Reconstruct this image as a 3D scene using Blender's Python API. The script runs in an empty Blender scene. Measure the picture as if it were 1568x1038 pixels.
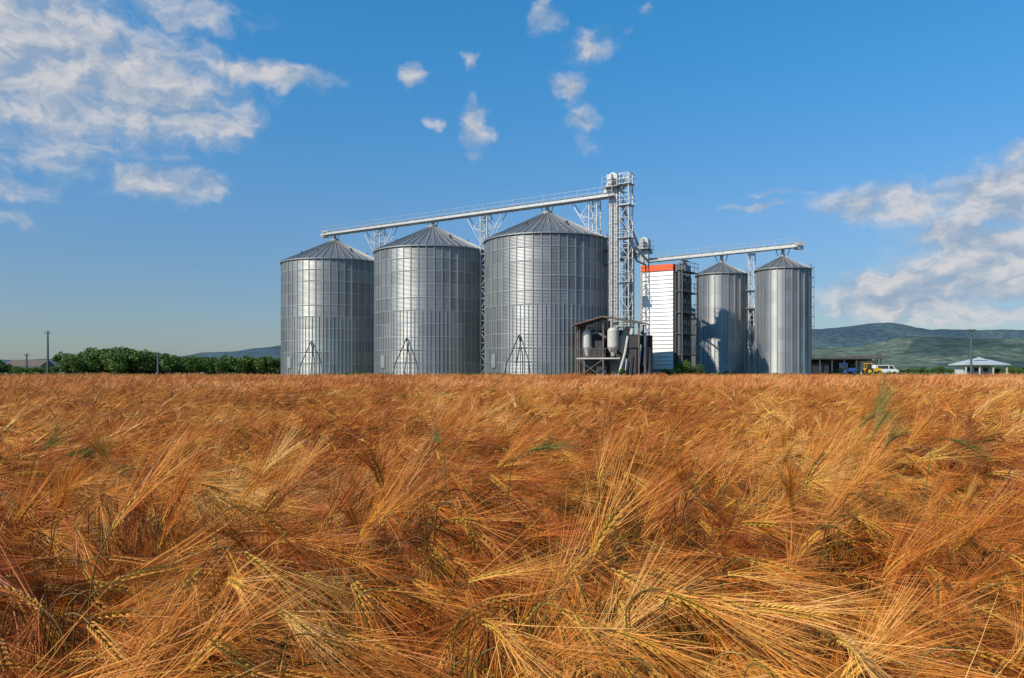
import bpy, math, random, bmesh
import numpy as np
from mathutils import Vector, Matrix, noise as mnoise
random.seed(7)
rnd=random.random
def U(a,b): return a+(b-a)*rnd()
scene=bpy.context.scene
CAMZ=1.40

# ------------------------------------------------------------ mesh builder
class MB:
    def __init__(s): s.v=[];s.f=[];s.m=[];s.t=[];s.M=None
    def add(s,vs,fs,m=0,t=None):
        b=len(s.v)
        if s.M is not None: vs=[tuple(s.M@Vector(p)) for p in vs]
        s.v.extend([tuple(p) for p in vs])
        if t is None: t=rnd()
        for f in fs:
            s.f.append([i+b for i in f]); s.m.append(m); s.t.append(t)
    def box(s,a,b,m=0,t=None):
        x0,y0,z0=a;x1,y1,z1=b
        vs=[(x0,y0,z0),(x1,y0,z0),(x1,y1,z0),(x0,y1,z0),(x0,y0,z1),(x1,y0,z1),(x1,y1,z1),(x0,y1,z1)]
        s.add(vs,[(0,3,2,1),(4,5,6,7),(0,1,5,4),(1,2,6,5),(2,3,7,6),(3,0,4,7)],m,t)
    def beam(s,p,q,w,m=0,h=None,t=None):
        p=Vector(p);q=Vector(q);d=(q-p)
        if d.length<1e-6:return
        d.normalize()
        up=Vector((0,0,1)) if abs(d.z)<.95 else Vector((0.83,-.55,0))
        a=d.cross(up).normalized();c=a.cross(d).normalized()
        h=h or w
        vs=[]
        for P in (p,q):
            for sx,sz in((-1,-1),(1,-1),(1,1),(-1,1)): vs.append(P+a*sx*w/2+c*sz*h/2)
        s.add(vs,[(0,1,2,3),(7,6,5,4),(0,4,5,1),(1,5,6,2),(2,6,7,3),(3,7,4,0)],m,t)
    def tube(s,pts,rad,n=8,m=0,t=None,cap=True):
        pts=[Vector(p) for p in pts]
        if not hasattr(rad,'__len__'): rad=[rad]*len(pts)
        vs=[];fs=[]
        for i,p in enumerate(pts):
            d=(pts[min(i+1,len(pts)-1)]-pts[max(i-1,0)]).normalized()
            ref=Vector((0,1,0)) if abs(d.y)<.9 else Vector((1,0,0))
            a=d.cross(ref).normalized();c=d.cross(a).normalized()
            for k in range(n):
                th=2*math.pi*k/n
                vs.append(p+(a*math.cos(th)+c*math.sin(th))*rad[i])
        for i in range(len(pts)-1):
            for k in range(n):
                k2=(k+1)%n
                fs.append((i*n+k,i*n+k2,(i+1)*n+k2,(i+1)*n+k))
        if cap:
            fs.append(tuple(range(n))[::-1]);fs.append(tuple((len(pts)-1)*n+k for k in range(n)))
        s.add(vs,fs,m,t)
    def ribbon(s,pts,wid,side,m=0,t=None):
        vs=[];fs=[]
        for p,w in zip(pts,wid):
            vs.append(p-side*w/2);vs.append(p+side*w/2)
        for i in range(len(pts)-1):
            fs.append((2*i,2*i+1,2*i+3,2*i+2))
        s.add(vs,fs,m,t)
    def obj(s,name,mats,parent=None,smooth=False,link=True):
        me=bpy.data.meshes.new(name)
        me.from_pydata(s.v,[],s.f)
        for mt in mats: me.materials.append(mt)
        me.polygons.foreach_set('material_index',s.m)
        if smooth: me.polygons.foreach_set('use_smooth',[True]*len(s.f))
        at=me.attributes.new('tone','FLOAT','FACE'); at.data.foreach_set('value',s.t)
        me.update()
        o=bpy.data.objects.new(name,me)
        if link: scene.collection.objects.link(o)
        if parent: o.parent=parent
        return o
def empty(name):
    o=bpy.data.objects.new(name,None);scene.collection.objects.link(o);o.empty_display_size=.5;return o

# ------------------------------------------------------------ materials
def newmat(name):
    m=bpy.data.materials.new(name);m.use_nodes=True
    return m,m.node_tree.nodes,m.node_tree.links,m.node_tree.nodes['Principled BSDF']
def ramp(n,stops):
    r=n.new('ShaderNodeValToRGB');e=r.color_ramp.elements
    while len(e)<len(stops): e.new(.5)
    for i,(p,c) in enumerate(stops): e[i].position=p;e[i].color=(*c,1)
    return r
def simple(name,c,rough=.6,metal=0,var=.15,scale=3.0,bump=0):
    m,n,l,b=newmat(name)
    b.inputs['Roughness'].default_value=rough;b.inputs['Metallic'].default_value=metal
    g=n.new('ShaderNodeNewGeometry');tx=n.new('ShaderNodeTexNoise');tx.inputs['Scale'].default_value=scale;tx.inputs['Detail'].default_value=6
    l.new(g.outputs['Position'],tx.inputs['Vector'])
    r=ramp(n,[(.3,tuple(x*(1-var) for x in c)),(.7,tuple(min(1,x*(1+var)) for x in c))])
    l.new(tx.outputs['Fac'],r.inputs['Fac'])
    l.new(r.outputs['Color'],b.inputs['Base Color'])
    if bump:
        bp=n.new('ShaderNodeBump');bp.inputs['Strength'].default_value=bump
        l.new(tx.outputs['Fac'],bp.inputs['Height']);l.new(bp.outputs['Normal'],b.inputs['Normal'])
    return m
def plantmat(name,stops,transl=.3,rough=.5,patch=.55,patchscale=.9,spec=.3):
    """colour from per-strand tone + per-plant random + patch noise in world space"""
    m,n,l,b=newmat(name)
    at=n.new('ShaderNodeAttribute');at.attribute_name='tone'
    oi=n.new('ShaderNodeObjectInfo')
    g=n.new('ShaderNodeNewGeometry');tx=n.new('ShaderNodeTexNoise');tx.inputs['Scale'].default_value=patchscale;tx.inputs['Detail'].default_value=3
    mp=n.new('ShaderNodeMapping');mp.inputs['Scale'].default_value=(1,.8,.3)
    l.new(g.outputs['Position'],mp.inputs['Vector']);l.new(mp.outputs['Vector'],tx.inputs['Vector'])
    def mth(op,a,bb):
        k=n.new('ShaderNodeMath');k.operation=op
        for i,q in enumerate((a,bb)):
            if isinstance(q,(int,float)): k.inputs[i].default_value=q
            else: l.new(q,k.inputs[i])
        return k.outputs[0]
    a=mth('MULTIPLY',at.outputs['Fac'],.6)
    c=mth('MULTIPLY',oi.outputs['Random'],.12)
    d=mth('MULTIPLY',mth('SUBTRACT',tx.outputs['Fac'],.5),patch*2.2)
    e=mth('ADD',mth('ADD',a,c),mth('ADD',d,.14))
    r=ramp(n,stops);l.new(e,r.inputs['Fac'])
    l.new(r.outputs['Color'],b.inputs['Base Color'])
    b.inputs['Roughness'].default_value=rough
    b.inputs['Specular IOR Level'].default_value=spec
    if transl>0:
        tr=n.new('ShaderNodeBsdfTranslucent');l.new(r.outputs['Color'],tr.inputs['Color'])
        mx=n.new('ShaderNodeMixShader');mx.inputs[0].default_value=transl
        l.new(b.outputs[0],mx.inputs[1]);l.new(tr.outputs[0],mx.inputs[2]);l.new(mx.outputs[0],n['Material Output'].inputs[0])
    return m
awn=plantmat('barley_awn',[(0,(.15,.027,.005)),(.28,(.36,.082,.011)),(.5,(.60,.185,.026)),(.72,(.80,.35,.065)),(1,(.92,.60,.22))],.10,.42,patch=.8,spec=.3)
awn_far=plantmat('barley_awn_far',[(0,(.22,.050,.011)),(.3,(.48,.135,.026)),(.55,(.74,.27,.062)),(.8,(.88,.44,.15)),(1,(.95,.64,.29))],.08,.5,patchscale=.35,patch=.9)
grain=plantmat('barley_grain',[(0,(.24,.075,.010)),(.4,(.50,.215,.028)),(.75,(.58,.36,.048)),(1,(.80,.56,.16))],.0,.4)
stem=plantmat('barley_stem',[(0,(.06,.020,.004)),(.4,(.16,.065,.012)),(.8,(.14,.11,.018)),(1,(.30,.21,.05))],.0,.5)
leafm=plantmat('barley_leaf',[(0,(.10,.035,.008)),(.45,(.28,.11,.018)),(.8,(.10,.11,.02)),(1,(.32,.24,.07))],.12,.5)
green=plantmat('green_gold_blade',[(0,(.08,.08,.013)),(.5,(.18,.165,.027)),(1,(.42,.34,.09))],.15,.5)
foliage=plantmat('hedge_foliage',[(0,(.035,.07,.015)),(.4,(.075,.135,.026)),(.7,(.11,.18,.035)),(1,(.17,.24,.055))],.2,.6,patch=.5,patchscale=.12)
bark=simple('bark',(.07,.05,.035),.9)

def metal(name,base,metallic,rough,corr=0,toneamp=.18):
    m,n,l,b=newmat(name)
    at=n.new('ShaderNodeAttribute');at.attribute_name='tone'
    tc=n.new('ShaderNodeTexCoord')
    tx=n.new('ShaderNodeTexNoise');tx.inputs['Scale'].default_value=.5;tx.inputs['Detail'].default_value=8
    mp=n.new('ShaderNodeMapping');mp.inputs['Scale'].default_value=(2,2,.35)
    l.new(tc.outputs['Object'],mp.inputs['Vector']);l.new(mp.outputs[0],tx.inputs['Vector'])
    ad=n.new('ShaderNodeMath');ad.operation='ADD';l.new(at.outputs['Fac'],ad.inputs[0]);l.new(tx.outputs['Fac'],ad.inputs[1])
    mr=n.new('ShaderNodeMapRange');mr.inputs['From Min'].default_value=.2;mr.inputs['From Max'].default_value=1.8
    mr.inputs['To Min'].default_value=1-toneamp;mr.inputs['To Max'].default_value=1+toneamp
    l.new(ad.outputs[0],mr.inputs['Value'])
    vm=n.new('ShaderNodeVectorMath');vm.operation='SCALE';vm.inputs[0].default_value=base
    l.new(mr.outputs[0],vm.inputs['Scale']);l.new(vm.outputs[0],b.inputs['Base Color'])
    b.inputs['Metallic'].default_value=metallic
    rr=n.new('ShaderNodeMapRange');rr.inputs['To Min'].default_value=rough-.08;rr.inputs['To Max'].default_value=rough+.1
    l.new(tx.outputs['Fac'],rr.inputs['Value']);l.new(rr.outputs[0],b.inputs['Roughness'])
    if corr:
        w=n.new('ShaderNodeTexWave');w.wave_type='BANDS';w.bands_direction='Z';w.inputs['Scale'].default_value=corr
        l.new(tc.outputs['Object'],w.inputs['Vector'])
        bp=n.new('ShaderNodeBump');bp.inputs['Strength'].default_value=.8;bp.inputs['Distance'].default_value=.03
        l.new(w.outputs['Fac'],bp.inputs['Height']);l.new(bp.outputs['Normal'],b.inputs['Normal'])
    return m
steel=metal('galvanized_steel_wall',(.275,.285,.285),.58,.43,corr=2.0,toneamp=.28)
steel_sm=metal('galvanized_steel_wall_small',(.33,.345,.35),.62,.40,corr=2.8,toneamp=.2)
steel_roof=metal('galvanized_steel_roof',(.20,.215,.225),.5,.45)
steel_rib=metal('galvanized_steel_rib',(.38,.39,.39),.55,.45)
steel_dark=metal('weathered_steel',(.12,.125,.13),.5,.5)
galv=metal('galvanized_frame',(.50,.505,.50),.3,.5)
concrete=simple('concrete',(.45,.43,.40),.85,0,.2,1.5,.2)
white=simple('white_cladding',(.80,.79,.77),.5,0,.05,.8)
bluegrey=simple('pale_metal_roof',(.42,.46,.50),.5,0,.08,.8)
orange=simple('orange_trim',(.80,.11,.02),.5)
darkm=simple('dark_equipment_and_shade',(.035,.035,.04),.6)
rust=simple('rusty_roof_sheet',(.15,.115,.095),.8,.2,.3,2)
cream=simple('cream_paint',(.55,.53,.49),.45)

# ------------------------------------------------------------ world
sun_az=math.atan2(-.82,-.57); sun_el=math.radians(38)
w=bpy.data.worlds.new('World');scene.world=w;w.use_nodes=True
n=w.node_tree.nodes;l=w.node_tree.links
bg=n['Background'];bg.inputs['Strength'].default_value=.10
sky=n.new('ShaderNodeTexSky');sky.sky_type='NISHITA';sky.sun_disc=False
sky.sun_elevation=sun_el;sky.sun_rotation=sun_az%(2*math.pi)
sky.air_density=1.0;sky.dust_density=.6;sky.ozone_density=2.2;sky.altitude=200
def mth(op,a,b=None,c=None):
    k=n.new('ShaderNodeMath');k.operation=op
    for i,q in enumerate((a,b,c)):
        if q is None: continue
        if isinstance(q,(int,float)): k.inputs[i].default_value=q
        else: l.new(q,k.inputs[i])
    return k.outputs[0]
def vmt(op,a,b=None):
    k=n.new('ShaderNodeVectorMath');k.operation=op
    for i,q in enumerate((a,b)):
        if q is None: continue
        if isinstance(q,tuple): k.inputs[i].default_value=q
        else: l.new(q,k.inputs[i])
    return k
tc=n.new('ShaderNodeTexCoord');sx=n.new('ShaderNodeSeparateXYZ');l.new(tc.outputs['Generated'],sx.inputs[0])
az=mth('ARCTAN2',sx.outputs[0],sx.outputs[1]);el=mth('ARCSINE',sx.outputs[2])
cb=n.new('ShaderNodeCombineXYZ');l.new(az,cb.inputs[0]);l.new(el,cb.inputs[1]);P=cb.outputs[0]
def tex(scale,detail,vec,rough=.55):
    t=n.new('ShaderNodeTexNoise');t.inputs['Scale'].default_value=scale;t.inputs['Detail'].default_value=detail;t.inputs['Roughness'].default_value=rough
    l.new(vec,t.inputs['Vector']);return t
wn=tex(20,5,P)
wv=vmt('MULTIPLY',vmt('SUBTRACT',wn.outputs['Color'],(.5,.5,.5)).outputs[0],(.07,.042,0)).outputs[0]
PW=vmt('ADD',P,wv).outputs[0]
clouds=[]
def cl(px,py,rx,ry,amp):
    a=math.atan((px-784)/1219);e=math.atan((569-py)/1219*math.cos(a))
    clouds.append((a,e,rx/1219*math.cos(a)**2,ry/1219*math.cos(a),amp))
cl(20,80,440,220,1.15);cl(210,130,270,130,1.1);cl(300,190,140,55,1.05);cl(410,116,160,30,1.1);cl(260,10,180,60,.8)
cl(40,215,240,80,.8)
cl(250,278,140,42,.95);cl(20,290,140,36,.75);cl(20,340,100,20,.55)
cl(632,118,30,32,.84);cl(715,92,18,24,.68);cl(665,190,20,16,.6);cl(727,190,32,54,.9);cl(735,238,36,30,.5)
cl(898,72,62,40,.9);cl(838,25,40,36,.7);cl(870,138,46,32,.9);cl(890,184,46,36,.9);cl(985,15,24,16,.6);cl(955,50,20,16,.55);cl(905,215,40,30,.45)
cl(1395,450,215,62,1.4);cl(1540,400,260,95,1.5);cl(1560,295,200,74,1.4);cl(1370,312,190,52,1.05);cl(1150,321,90,9,.85);cl(1200,298,80,9,.65);cl(1570,240,70,28,.85)
cl(1750,330,240,180,1.2);cl(1460,360,130,48,1.2);cl(1480,480,300,34,.9)
mask=None
for (a,e,ra,re,amp) in clouds:
    d=vmt('LENGTH',vmt('MULTIPLY',vmt('SUBTRACT',PW,(a,e,0)).outputs[0],(1/ra,1/re,0)).outputs[0]).outputs['Value']
    mr=n.new('ShaderNodeMapRange');mr.interpolation_type='SMOOTHSTEP'
    mr.inputs['From Min'].default_value=.15;mr.inputs['From Max'].default_value=1.15;mr.inputs['To Min'].default_value=amp;mr.inputs['To Max'].default_value=0
    l.new(d,mr.inputs['Value'])
    mask=mr.outputs[0] if mask is None else mth('MAXIMUM',mask,mr.outputs[0])
S1=vmt('MULTIPLY',PW,(1,1.7,1)).outputs[0]
f1=tex(19,8,S1,.58)
S2=vmt('ADD',S1,(-.010,.020,0)).outputs[0]
f2=tex(19,8,S2,.58)
dens=mth('ADD',mask,mth('MULTIPLY',mth('SUBTRACT',f1.outputs['Fac'],.5),1.6))
al=n.new('ShaderNodeMapRange');al.interpolation_type='SMOOTHSTEP';al.inputs['From Min'].default_value=.20;al.inputs['From Max'].default_value=1.2;al.inputs['To Max'].default_value=.88
l.new(dens,al.inputs['Value'])
gate=n.new('ShaderNodeMapRange');gate.inputs['From Min'].default_value=.0;gate.inputs['From Max'].default_value=.35;l.new(mask,gate.inputs['Value'])
alpha=mth('MULTIPLY',al.outputs[0],gate.outputs[0])
lit=n.new('ShaderNodeMapRange');lit.inputs['From Min'].default_value=-.13;lit.inputs['From Max'].default_value=.13
l.new(mth('SUBTRACT',f1.outputs['Fac'],f2.outputs['Fac']),lit.inputs['Value'])
cc=ramp(n,[(0,(.35,.45,.59)),(.5,(.53,.57,.64)),(1,(.74,.72,.72))]);l.new(lit.outputs[0],cc.inputs[0])
ccs=vmt('SCALE',cc.outputs[0]);ccs.inputs['Scale'].default_value=9.0
er=n.new('ShaderNodeMapRange');er.interpolation_type='SMOOTHSTEP';er.inputs['From Min'].default_value=0;er.inputs['From Max'].default_value=.46;l.new(el,er.inputs['Value'])
gr=ramp(n,[(0,(.32,.365,.435)),(.35,(.33,.49,.61)),(1,(.20,.66,.86))]);l.new(er.outputs[0],gr.inputs[0])
grs=vmt('SCALE',gr.outputs[0]);grs.inputs['Scale'].default_value=1.95
skt=vmt('MULTIPLY',sky.outputs[0],grs.outputs[0])
mix=n.new('ShaderNodeMix');mix.data_type='RGBA'
l.new(alpha,mix.inputs[0]);l.new(skt.outputs[0],mix.inputs[6]);l.new(ccs.outputs[0],mix.inputs[7])
l.new(mix.outputs[2],bg.inputs['Color'])
# sun
sl=bpy.data.lights.new('sun','SUN');sl.energy=4.9;sl.angle=math.radians(.5);sl.color=(1,.89,.74)
so=bpy.data.objects.new('sun',sl);scene.collection.objects.link(so)
sd=Vector((math.sin(sun_az)*math.cos(sun_el),math.cos(sun_az)*math.cos(sun_el),math.sin(sun_el)))
so.rotation_euler=sd.to_track_quat('Z','Y').to_euler();so.location=(-40,-20,60)
# camera
cd=bpy.data.cameras.new('camera');cd.lens=28;cd.sensor_width=36;cd.shift_y=50/1568;cd.clip_start=.05;cd.clip_end=12000
co=bpy.data.objects.new('camera',cd);scene.collection.objects.link(co);co.location=(0,0,CAMZ);co.rotation_euler=(math.radians(90),0,0)
scene.camera=co
scene.view_settings.view_transform='Standard';scene.view_settings.look='None'

# ------------------------------------------------------------ ground
def gz(x,y):
    if y<84: return 0.0
    if y<88: return .75*(y-84)/4
    return .75
g=MB()
ys=[-60,-20,0,20,50,84,86,88,100,130,200,400,900,2000,6000];xs=[-6000,-1500,-400,-120,-40,0,40,120,400,1500,6000]
vs=[(x,y,gz(x,y)) for y in ys for x in xs];nx=len(xs)
g.add(vs,[(j*nx+i,j*nx+i+1,(j+1)*nx+i+1,(j+1)*nx+i) for j in range(len(ys)-1) for i in range(nx-1)])
gm,gn,gl,gb=newmat('ground_soil_grass')
gg=gn.new('ShaderNodeNewGeometry');gx=gn.new('ShaderNodeSeparateXYZ');gl.new(gg.outputs['Position'],gx.inputs[0])
t1=gn.new('ShaderNodeTexNoise');t1.inputs['Scale'].default_value=4;t1.inputs['Detail'].default_value=8;gl.new(gg.outputs['Position'],t1.inputs[0])
t2=gn.new('ShaderNodeTexNoise');t2.inputs['Scale'].default_value=.02;t2.inputs['Detail'].default_value=5;gl.new(gg.outputs['Position'],t2.inputs[0])
r1=ramp(gn,[(.3,(.03,.018,.010)),(.7,(.075,.045,.022))]);gl.new(t1.outputs[0],r1.inputs[0])
r2=ramp(gn,[(.35,(.06,.09,.025)),(.55,(.12,.14,.04)),(.7,(.28,.22,.09))]);gl.new(t2.outputs[0],r2.inputs[0])
mr=gn.new('ShaderNodeMapRange');mr.inputs['From Min'].default_value=84;mr.inputs['From Max'].default_value=87;gl.new(gx.outputs[1],mr.inputs[0])
mx=gn.new('ShaderNodeMix');mx.data_type='RGBA';gl.new(mr.outputs[0],mx.inputs[0]);gl.new(r1.outputs[0],mx.inputs[6]);gl.new(r2.outputs[0],mx.inputs[7])
gl.new(mx.outputs[2],gb.inputs['Base Color']);gb.inputs['Roughness'].default_value=.95
g.obj('ground',[gm])

# ------------------------------------------------------------ distant hills
def interp(t,tab):
    if t<=tab[0][0]: return tab[0][1]
    for (a,b),(c,d) in zip(tab,tab[1:]):
        if t<=c:
            k=(t-a)/(c-a);k=k*k*(3-2*k);return b+(d-b)*k
    return tab[-1][1]
def hills(name,y0,y1,yr,sig,tab,nz,mat,seed,nxn=320,nyn=60):
    h=MB();vs=[]
    for j in range(nyn+1):
        y=y0+(y1-y0)*j/nyn
        for i in range(nxn+1):
            t=-1.3+2.6*i/nxn;x=t*yr
            H=interp(t*1.0,tab)
            r=yr+120*mnoise.noise(Vector((x*.001,seed,0)))
            z=H*math.exp(-((y-r)/sig)**2)
            z+=nz*mnoise.fractal(Vector((x*.003,y*.003,seed)),.9,2,6)*min(1,z/30)
            vs.append((x,y,max(z,-1)-.5))
    W=nxn+1
    h.add(vs,[(j*W+i,j*W+i+1,(j+1)*W+i+1,(j+1)*W+i) for j in range(nyn) for i in range(nxn)])
    return h.obj(name,[mat],smooth=True)
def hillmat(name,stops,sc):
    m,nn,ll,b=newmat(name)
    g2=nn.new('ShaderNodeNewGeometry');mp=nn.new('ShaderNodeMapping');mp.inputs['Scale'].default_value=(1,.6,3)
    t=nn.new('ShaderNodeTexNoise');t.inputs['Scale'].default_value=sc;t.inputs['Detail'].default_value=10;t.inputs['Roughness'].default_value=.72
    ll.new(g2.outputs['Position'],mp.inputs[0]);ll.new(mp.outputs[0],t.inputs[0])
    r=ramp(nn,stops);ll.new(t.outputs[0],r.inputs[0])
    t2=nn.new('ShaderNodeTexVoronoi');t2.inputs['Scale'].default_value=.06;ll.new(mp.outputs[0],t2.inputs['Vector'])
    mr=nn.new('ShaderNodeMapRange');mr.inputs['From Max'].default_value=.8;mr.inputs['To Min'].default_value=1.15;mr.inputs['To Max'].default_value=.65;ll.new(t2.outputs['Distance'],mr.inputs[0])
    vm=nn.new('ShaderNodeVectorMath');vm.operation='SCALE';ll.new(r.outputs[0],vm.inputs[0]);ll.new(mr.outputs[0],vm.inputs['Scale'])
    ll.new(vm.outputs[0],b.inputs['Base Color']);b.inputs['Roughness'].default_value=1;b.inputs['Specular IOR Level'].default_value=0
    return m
far_m=hillmat('far_hill_forest_haze_tint',[(.38,(.060,.105,.145)),(.5,(.075,.125,.155)),(.6,(.10,.145,.16)),(.66,(.14,.175,.175))],.006)  # aerial haze is mixed into these bluish forest colours
near_m=hillmat('near_hill_meadow_haze_tint',[(.40,(.050,.088,.088)),(.50,(.070,.112,.10)),(.55,(.16,.20,.155)),(.60,(.09,.135,.11)),(.68,(.20,.235,.18))],.009)  # blue-green shift in the meadow colours stands in for distance haze
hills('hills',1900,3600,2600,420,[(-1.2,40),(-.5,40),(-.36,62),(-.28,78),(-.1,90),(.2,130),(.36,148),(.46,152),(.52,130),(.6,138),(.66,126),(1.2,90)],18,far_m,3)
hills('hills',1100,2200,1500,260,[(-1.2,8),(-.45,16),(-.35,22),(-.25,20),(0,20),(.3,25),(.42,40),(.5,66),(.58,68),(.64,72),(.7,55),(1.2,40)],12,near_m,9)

# ------------------------------------------------------------ silos
def silo(cx,cy,R,z0,ze,za,nseg,nring,nst,front_az,low_double=True,wm=None):
    top=empty('grain_silo');top.location=(cx,cy,0)
    N=nseg
    b=MB();dz=(ze-z0)/nring
    per=N//(nst)
    for r in range(nring):
        za_,zb_=z0+r*dz,z0+(r+1)*dz
        off=(r%2)*per
        tones=[rnd() for _ in range(nst+1)]
        for i in range(N):
            a0,a1=2*math.pi*i/N,2*math.pi*(i+1)/N
            t=tones[((i+off)//(2*per))%(nst//2)]
            b.add([(R*math.cos(a0),R*math.sin(a0),za_),(R*math.cos(a1),R*math.sin(a1),za_),(R*math.cos(a1),R*math.sin(a1),zb_),(R*math.cos(a0),R*math.sin(a0),zb_)],[(0,1,2,3)],0,t)
    o=b.obj('wall',[wm or steel],top,smooth=True)
    bm=bmesh.new();bm.from_mesh(o.data);bmesh.ops.remove_doubles(bm,verts=bm.verts,dist=.001);bm.to_mesh(o.data);bm.free()
    b=MB()
    for i in range(nst*(2 if low_double else 1)):
        a=2*math.pi*i/(nst*(2 if low_double else 1))
        zt=ze-.02 if (not low_double or i%2==0) else z0+(ze-z0)*.5
        c,s_=math.cos(a),math.sin(a);tw=.05 if (not low_double or i%2==0) else .028
        r0,r1=R+.003,R+.08
        vs=[]
        for z in(z0,zt):
            for rr,ss in((r0,-tw),(r1,-tw),(r1,tw),(r0,tw)): vs.append((rr*c-ss*s_,rr*s_+ss*c,z))
        b.add(vs,[(0,3,2,1),(4,5,6,7),(0,1,5,4),(1,2,6,5),(2,3,7,6)],0)
    if low_double:
      for r in range(1,nring):
        z=z0+r*dz
        for i in range(N):
            a0,a1=2*math.pi*i/N,2*math.pi*(i+1)/N;r2=R+.035
            b.add([(r2*math.cos(a0),r2*math.sin(a0),z-.045),(r2*math.cos(a1),r2*math.sin(a1),z-.045),(r2*math.cos(a1),r2*math.sin(a1),z+.045),(r2*math.cos(a0),r2*math.sin(a0),z+.045)],[(0,1,2,3)],0,.9)
    b.obj('stiffeners',[steel_rib],top)
    b=MB();Re=R+.22;rc=R*.075;nr=nst
    for i in range(nr):
        a0,a1=2*math.pi*i/nr,2*math.pi*(i+1)/nr;t=rnd()
        zc=za-.12
        b.add([(Re*math.cos(a0),Re*math.sin(a0),ze-.06),(Re*math.cos(a1),Re*math.sin(a1),ze-.06),(rc*math.cos(a1),rc*math.sin(a1),zc),(rc*math.cos(a0),rc*math.sin(a0),zc)],[(0,1,2,3)],0,t)
        b.beam((Re*math.cos(a0),Re*math.sin(a0),ze-.03),(rc*math.cos(a0),rc*math.sin(a0),zc+.03),.06,1,.14)
        b.add([(Re*math.cos(a0),Re*math.sin(a0),ze-.062),(Re*math.cos(a1),Re*math.sin(a1),ze-.062),(Re*math.cos(a1),Re*math.sin(a1),ze-.18),(Re*math.cos(a0),Re*math.sin(a0),ze-.18)],[(3,2,1,0)],1,.5)
    b.tube([(0,0,za-.2),(0,0,za+.15),(0,0,za+.25)],[rc*1.15,rc*1.15,rc*.8],16,1)
    b.obj('roof',[steel_roof,steel_rib],top)
    b=MB()
    if R>5:
        for k in range(6):
            a=front_az+.5+k*math.pi/3;rr=R*.62;z=ze+(za-ze)*(1-rr/R)
            b.tube([(rr*math.cos(a),rr*math.sin(a),z),(rr*math.cos(a),rr*math.sin(a),z+.3),(rr*math.cos(a)*1.02,rr*math.sin(a)*1.02,z+.38)],[.13,.13,.2],8)
    la=front_az+1.12 if R>5 else front_az+1.2
    c,s_=math.cos(la),math.sin(la)
    rl=R+.2
    for sg in(-.22,.22):
        b.beam((rl*c-sg*s_,rl*s_+sg*c,z0),(rl*c-sg*s_,rl*s_+sg*c,ze+.5),.05)
    z=z0+.4
    while z<ze+.4:
        b.beam((rl*c+.22*s_,rl*s_-.22*c,z),(rl*c-.22*s_,rl*s_+.22*c,z),.03);z+=.4
    z=z0+2.5
    hoop=[]
    while z<ze+.6:
        pts=[]
        for k in range(7):
            th=-math.pi/2+math.pi*k/6
            rr=rl+.45*math.cos(th);ss=.33*math.sin(th)
            pts.append(Vector((rr*c-ss*s_,rr*s_+ss*c,z)))
        for p,q in zip(pts,pts[1:]): b.beam(p,q,.035)
        if hoop:
            for k in(1,3,5): b.beam(hoop[k],pts[k],.025)
        hoop=pts;z+=1.2
    if R>5:
        for zz in (ze-1.6,ze-3.2):
            p0=Vector(((R+.1)*c,(R+.1)*s_,zz));uo=Vector((c,s_,0));us=Vector((-s_,c,0))
            b.beam(p0-us*.7,p0+us*.7,.9,h=.06)
            for sg in(-.7,0,.7):
                b.beam(p0+uo*.45+us*sg,p0+uo*.45+us*sg+Vector((0,0,1.1)),.05)
            b.beam(p0+uo*.45-us*.7+Vector((0,0,1.1)),p0+uo*.45+us*.7+Vector((0,0,1.1)),.05)
    b.obj('ladder_and_vents',[steel_dark],top)
    b=MB();b.tube([(0,0,z0-1),(0,0,z0-.01)],R+.35,64,0)
    b.obj('foundation',[concrete],top)
    if R>5:
        b=MB();fa=front_az-.42
        def pt(a,rr,z): return (rr*math.cos(a),rr*math.sin(a),z)
        b.tube([pt(fa-.16,R+1.3,z0),pt(fa-.13,R+1.1,z0+1.6),pt(fa-.10,R+.85,z0+2.3),pt(fa,R+.3,z0+4.6)],.06,6)
        b.tube([pt(fa,R+.3,z0+4.6),pt(fa+.08,R+.7,z0+2.4),pt(fa+.09,R+.9,z0)],.06,6)
        b.beam(pt(fa,R,z0+4.6),pt(fa,R+.3,z0+4.6),.1)
        b.obj('discharge_frame',[darkm],top)
        b=MB();da=front_az-.95;b.M=Matrix.Rotation(da,4,'Z')
        b.box((R+.02,-.45,z0+1.0),(R+.14,.45,z0+2.6),0);b.box((R+.14,-.35,z0+1.1),(R+.17,.35,z0+2.5),0)
        b.obj('access_door',[steel_rib],top)
    return top
PAD=.85
for cx,cy in((-25.8,116),(-10.5,105),(4.25,96)):
    silo(cx,cy,7.5,PAD,17.0,20.5,192,10,48,math.atan2(-cy,-cx))
silo(27.7,105.3,3.28,PAD,14.2,15.9,96,9,24,math.atan2(-105,-27.7),False,steel_sm)
silo(34.0,100.0,3.28,PAD,14.2,15.9,96,9,24,math.atan2(-100,-34),False,steel_sm)
silo(33.6,113.0,3.1,PAD,9.2,10.8,96,6,24,math.atan2(-113,-34),False)
silo(26.2,117.0,3.1,PAD,9.2,10.8,96,6,24,math.atan2(-117,-26),False)

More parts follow.
